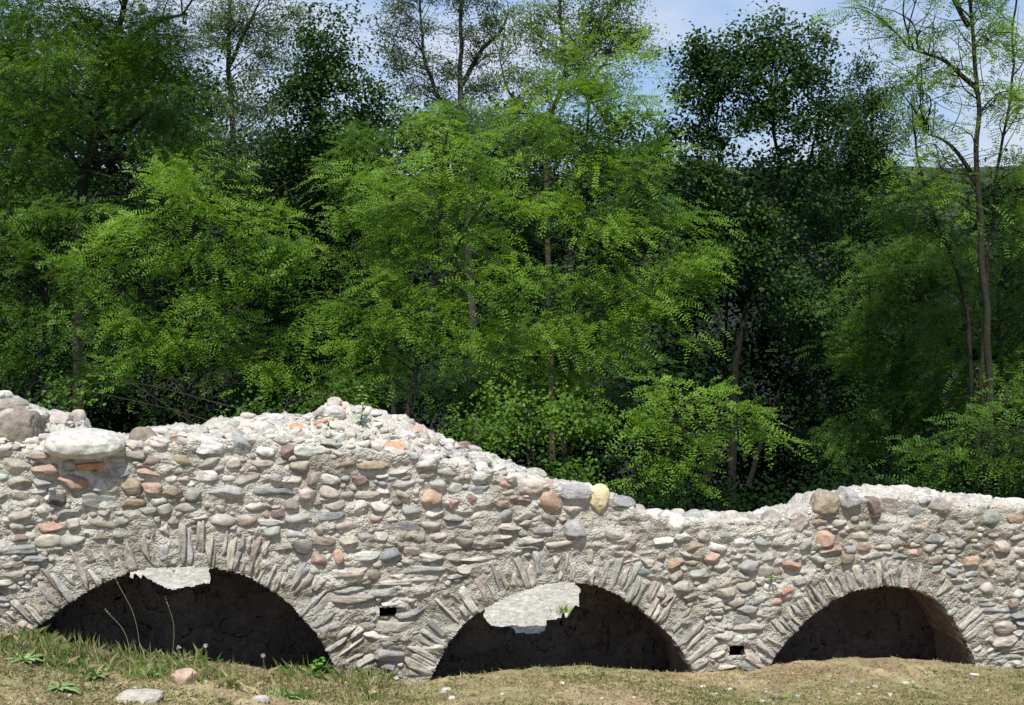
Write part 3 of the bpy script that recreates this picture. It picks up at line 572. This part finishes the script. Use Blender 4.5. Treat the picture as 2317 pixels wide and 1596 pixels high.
tag(mesh_np('undergrowth',V,np.arange(len(V)).reshape(-1,4),LM['darker'],None,None,False),'low dark undergrowth on the slope behind the wall','undergrowth',kind='stuff')
# ---------------------------------------------------------------- grass
def blades(n,Xr,dr,hr,wd,cols,seed,dens=None,lean=.5):
    r=np.random.default_rng(seed); X=r.uniform(*Xr,n); dd=dr[0]+(dr[1]-dr[0])*r.random(n); Y=Y0+K*X+dd
    if dens is not None:
        k=r.random(n)<dens(X,Y); X,Y=X[k],Y[k]; n=len(X)
    Z=ground(X,Y)-.004; b=np.stack([X,Y,Z],-1); h=r.uniform(*hr,n)
    th=r.uniform(0,2*math.pi,n); ln=np.abs(r.normal(0,lean,n)); dirn=np.stack([np.cos(th)*ln,np.sin(th)*ln,np.ones(n)],-1); dirn=unit(dirn)
    sd=np.stack([-np.sin(th),np.cos(th),0*th],-1)*(wd/2); sd=sd*r.uniform(.6,1.3,n)[:,None]
    mid=b+dirn*h[:,None]*.55; tip=b+(dirn*h[:,None])+np.stack([np.cos(th),np.sin(th),-.6+0*th],-1)*(h*ln*.5)[:,None]
    V=np.stack([b-sd,b+sd,mid+sd*.8,tip,mid-sd*.8],1)
    c=np.asarray(cols)[r.integers(0,len(cols),n)]*r.uniform(.7,1.3,n)[:,None]
    return V.reshape(-1,3),np.repeat(c,5,0)
straws=[(.46,.38,.21),(.40,.31,.17),(.54,.46,.28),(.28,.20,.11),(.28,.27,.11)]
greens=[(.13,.19,.045),(.17,.23,.06),(.22,.26,.08),(.11,.16,.04),(.30,.29,.13)]
pt=lambda X,Y,s: fbm(np.stack([X*2.1,Y*3.0,0*X],-1),4,s)
nearw=lambda X,Y: 1-.7*sstep(-.26,-.05,Y-(Y0+K*X))
V1,C1=blades(125000,(-4.0,5.0),(-1.25,.04),(.008,.030),.0032,straws,1,lambda X,Y: (.22+.78*sstep(.42,.60,pt(X,Y,70)))*nearw(X,Y),1.1)
o=mesh_np('dry_grass',V1,np.arange(len(V1)).reshape(-1,5),M_blade,None,C1,False); tag(o,'short dry straw coloured grass in front of the wall','grass',kind='stuff')
V2,C2=blades(75000,(-4.0,5.0),(-1.25,.05),(.010,.036),.0034,greens,2,lambda X,Y: (sstep(.46,.62,pt(X,Y,71)+.10*sstep(-.3,-2.2,X))*.75+.05)*nearw(X,Y),.85)
V3,C3=blades(3800,(-3.4,-.7),(-.55,.04),(.035,.12),.0042,greens+straws[:1],3,lambda X,Y:.05+.95*sstep(.46,.60,pt(X,Y,72)),.5)
V2=np.concatenate([V2,V3]);C2=np.concatenate([C2,C3])
o=mesh_np('green_grass',V2,np.arange(len(V2)).reshape(-1,5),M_blade,None,C2,False); tag(o,'patches of green grass, thickest in front of the left arch','grass',kind='stuff')
r=np.random.default_rng(44); tv=[];tc_=[]
for k in range(70):
    x0=r.uniform(-3,3.4); y0=Y0+K*x0+r.uniform(1.4,3.7); n_=40
    b=np.stack([x0+r.normal(size=n_)*.03,y0+r.normal(size=n_)*.03,0*np.ones(n_)],-1); b[:,2]=ground(b[:,0],b[:,1],False)+.015
    tip=b+np.stack([r.normal(size=n_)*.03,r.normal(size=n_)*.03,r.uniform(.03,.08,n_)],-1); sd=np.array([.003,0,0]); mid=(b+tip)/2
    tv.append(np.stack([b-sd,b+sd,mid+sd,tip,mid-sd],1).reshape(-1,3)); tc_.append(np.tile(np.array([.16,.24,.05])*r.uniform(.8,1.3),(n_*5,1)))
tv=np.concatenate(tv); o=mesh_np('gravel_grass',tv,np.arange(len(tv)).reshape(-1,5),M_blade,None,np.concatenate(tc_),False); tag(o,'small green grass tufts growing in the gravel behind the wall','grass',kind='stuff')
# ---------------------------------------------------------------- stones lying on the grass
gr=[(418,1545,62,50,'P','pinkish brown stone half sunk in grass before the left arch'),(302,1585,130,26,'B','long flat beige stone at the bottom edge of the grass'),(590,1585,40,16,'K','small flat pinkish stone in grass right of the long flat stone'),
 (1008,1565,30,14,'W','small white stone at the foot of the pier between left and middle arch'),(835,1572,34,16,'B','small beige stone on dry grass below the first pier'),(2205,1530,24,12,'W','small white stone below the right foot of the right arch')]
for (u,v,w,h,c,lab) in gr:
    q=ground_hit(u,v); s=q[1]/FP; a=Acc(); a.add(*stone(q+E3*h*s*.12,w*s,h*s*1.1,w*s*.7,c,0,e=2.8,cuts=6,lv=5,dustk=.1)); tag(a.build('stone',M_stone),lab,'stone')
for i in range(46):
    u=random.uniform(30,2300); v=random.uniform(1535,1590); q=ground_hit(u,v); s=q[1]/FP; w=random.uniform(7,18); a=Acc()
    a.add(*stone(q+E3*.004,w*s,w*s*.6,w*s*.8,random.choice('WBKG'),0,e=2.5,cuts=5,lv=2)); tag(a.build('pebble',M_stone),'small pale pebble lying on the dry grass in front of the wall','pebble','pebbles on the dry grass')
# ---------------------------------------------------------------- small plants
def leafblade(b,d,L_,w,n=4):
    d=np.array(d,float)/np.linalg.norm(d); sd=np.cross(d,[0,0,1]); sd/=np.linalg.norm(sd)+1e-6
    V=[];t=np.linspace(0,1,n+1)
    for k in t:
        c=b+d*L_*k+np.array([0,0,-.35*L_*k*k]); wd=w*math.sin(math.pi*min(.97,k*.9+.08))*.5
        V+= [c-sd*wd,c+np.array([0,0,-wd*.3]),c+sd*wd]
    F=[]
    for i in range(n): 
        for j in range(2): F.append([i*3+j,i*3+j+1,i*3+j+4,i*3+j+3])
    return np.array(V),np.array(F)
def weed(name,label,cat,q,hgt,nl,L_,w,lc,seed,group=None,lean=(0,0),stems=1):
    r=np.random.default_rng(seed); root=thing(name,q,label,cat,group); st=Acc(); lf=Acc()
    for s_ in range(stems):
        l2=np.array([lean[0]+r.normal()*.15*(stems>1),lean[1]+r.normal()*.15*(stems>1),1])*hgt*(1 if s_==0 else r.uniform(.6,1))
        sp_=smooth_path([q-[0,0,.01],q+l2*.5+r.normal(size=3)*.01,q+l2],6); st.add(*tube(sp_,np.linspace(.004,.002,len(sp_)),5),np.array([.10,.12,.04]))
        for k in range(nl):
            f=(k+.5)/nl if hgt>.05 else .3; b=sp_[int(f*(len(sp_)-1))]; th=k*2.4+r.uniform(-.3,.3)
            V,F=leafblade(b,[math.cos(th),math.sin(th),.35+r.uniform(-.2,.3)],L_*r.uniform(.7,1.1)*(1-.4*f*(hgt>.1)),w); lf.add(V,F,np.array(lc)*r.uniform(.8,1.2))
    st.build('stem',M_blade,root); lf.build('leaves',M_blade,root)
    return root
fq=(float(Ff(815))-965)/(float(Ff(815))-float(Cf(815)))
weed('weed','upright leafy weed growing on the crest of the wall','plant',W(815,965,TC*fq)+E3*.02,.23,26,.060,.022,(.26,.33,.10),4,stems=1)
weed('fern','tiny green plant rooted in the wall face between middle and right arch','plant',W(1738,1306)+EO*.05,.03,9,.045,.016,(.12,.24,.04),5)
weed('ivy_sprig','bright green leafy sprig at the right foot of the left arch','plant',W(716,1525)+EO*.06,.11,9,.05,.035,(.10,.26,.03),6,stems=3)
wl=[(130,1560,'broad leaved weed nearest the bottom left corner'),(215,1535,'broad leaved weed left of the long flat stone'),(60,1500,'green weed at the far left foot of the wall'),(345,1525,'broad leaved weed just left of the pinkish brown stone'),(180,1500,'leafy weed below the left foot of the left arch'),(640,1575,'leafy weed in the grass below the right side of the left arch')]
for i,(u,v,lab) in enumerate(wl): weed('broadleaf_weed',lab,'plant',ground_hit(u,v),.045,14,.11,.028,(.19,.27,.10),20+i)
for i,(u,v,vt,lab) in enumerate([(405,1535,1462,'pale pink clover flower on a stem before the left arch, leftmost'),(465,1540,1458,'pale pink clover flower on a taller stem, middle of the three'),(595,1545,1480,'pale pink clover flower before the right half of the left arch')]):
    q=ground_hit(u,v); s=q[1]/FP; h=(v-vt)*s*1.05; root=thing('clover_flower',q,lab,'flower'); st=Acc(); top_=q+np.array([.005,0,h])
    st.add(*tube(smooth_path([q,q+[.008,0,h*.5],top_],5),np.linspace(.003,.002,11),5),(.12,.18,.05)); st.build('stem',M_blade,root)
    fh=Acc()
    for k in range(60):
        d_=unit(rng.normal(size=3)+[0,0,.4]); V,F=leafblade(top_,d_,.014,.004,2); fh.add(V,F,np.array([.62,.42,.42]) if k%3 else np.array([.7,.64,.58]))
    fh.build('flower_head',M_blade,root)
for i,(bu,bv,tu,tv_,lab) in enumerate([(322,1505,262,1312,'tall dry grass stalk before the left arch, the tallest of three'),(300,1505,238,1380,'dry grass stalk bending left before the left arch, leftmost of three'),(388,1505,374,1352,'upright dry grass stalk right of the tallest one, before the left arch')]):
    q=ground_hit(bu,bv); tpnt=P(tu,tv_,q[1]+.05); m_=(q+tpnt)/2+np.array([.03,0,.03]); sp_=smooth_path([q,m_,tpnt],9)
    root=thing('grass_stalk',q,lab,'grass stalk'); a=Acc(); a.add(*tube(sp_,np.linspace(.0015,.0008,len(sp_)),5),(.30,.25,.13)); a.build('stem',M_blade,root)
    s2=Acc()
    for k in range(14):
        b=sp_[-1-(k%4)]; V,F=leafblade(b,[rng.normal()*.3,rng.normal()*.3,1],.013,.003,2); s2.add(V,F,(.42,.35,.2))
    s2.build('seed_head',M_blade,root)
# ---------------------------------------------------------------- world, sun, camera
EL=math.radians(59); AZ=math.radians(188)
w=bpy.data.worlds.new('World'); SC.world=w; w.use_nodes=True; nt=w.node_tree
for n_ in list(nt.nodes): nt.nodes.remove(n_)
L=nt.links.new
out=nt.nodes.new('ShaderNodeOutputWorld'); bg=nt.nodes.new('ShaderNodeBackground'); sky=nt.nodes.new('ShaderNodeTexSky')
sky.sky_type='NISHITA'; sky.sun_disc=False; sky.sun_elevation=EL; sky.sun_rotation=AZ; sky.air_density=1.0; sky.dust_density=.2; sky.ozone_density=3.0
m0=nt.nodes.new('ShaderNodeMix'); m0.data_type='RGBA'; m0.inputs['Factor'].default_value=.55; m0.inputs['B'].default_value=(4.2,7.1,13.0,1); L(sky.outputs[0],m0.inputs['A'])
tc=nt.nodes.new('ShaderNodeTexCoord'); mp=nt.nodes.new('ShaderNodeMapping'); mp.inputs['Scale'].default_value=(2.4,2.4,7)
L(tc.outputs['Generated'],mp.inputs[0]); cn=nt.nodes.new('ShaderNodeTexNoise'); cn.inputs['Scale'].default_value=1.6; cn.inputs['Detail'].default_value=7; cn.inputs['Roughness'].default_value=.55
L(mp.outputs[0],cn.inputs['Vector']); mr=nt.nodes.new('ShaderNodeMapRange'); mr.inputs['From Min'].default_value=.43; mr.inputs['From Max'].default_value=.67; mr.inputs['To Min'].default_value=.03; mr.inputs['To Max'].default_value=.78
L(cn.outputs['Fac'],mr.inputs['Value'])
mx=nt.nodes.new('ShaderNodeMix'); mx.data_type='RGBA'; mx.inputs['B'].default_value=(9.6,10.1,11.0,1)
L(mr.outputs[0],mx.inputs['Factor']); L(m0.outputs['Result'],mx.inputs['A']); L(mx.outputs['Result'],bg.inputs[0]); bg.inputs[1].default_value=.083; L(bg.outputs[0],out.inputs[0])
S=Vector((math.sin(AZ)*math.cos(EL),math.cos(AZ)*math.cos(EL),math.sin(EL)))
sl=bpy.data.lights.new('sun','SUN'); sl.energy=5.0; sl.angle=math.radians(.53); sl.color=(1,.97,.915)
so=bpy.data.objects.new('sun',sl); COL.objects.link(so); so.rotation_euler=(-S).to_track_quat('-Z','Y').to_euler(); so.location=(0,-5,20)
cd=bpy.data.cameras.new('camera'); cd.sensor_width=36; cd.lens=FP/2317*36; cd.clip_end=3000; cd.clip_start=.05
co=bpy.data.objects.new('camera',cd); COL.objects.link(co); co.location=(0,0,CAMZ); co.rotation_euler=(math.pi/2-PITCH,0,0)
SC.camera=co
SC.view_settings.view_transform='Standard'; SC.view_settings.look='None'; SC.view_settings.exposure=0
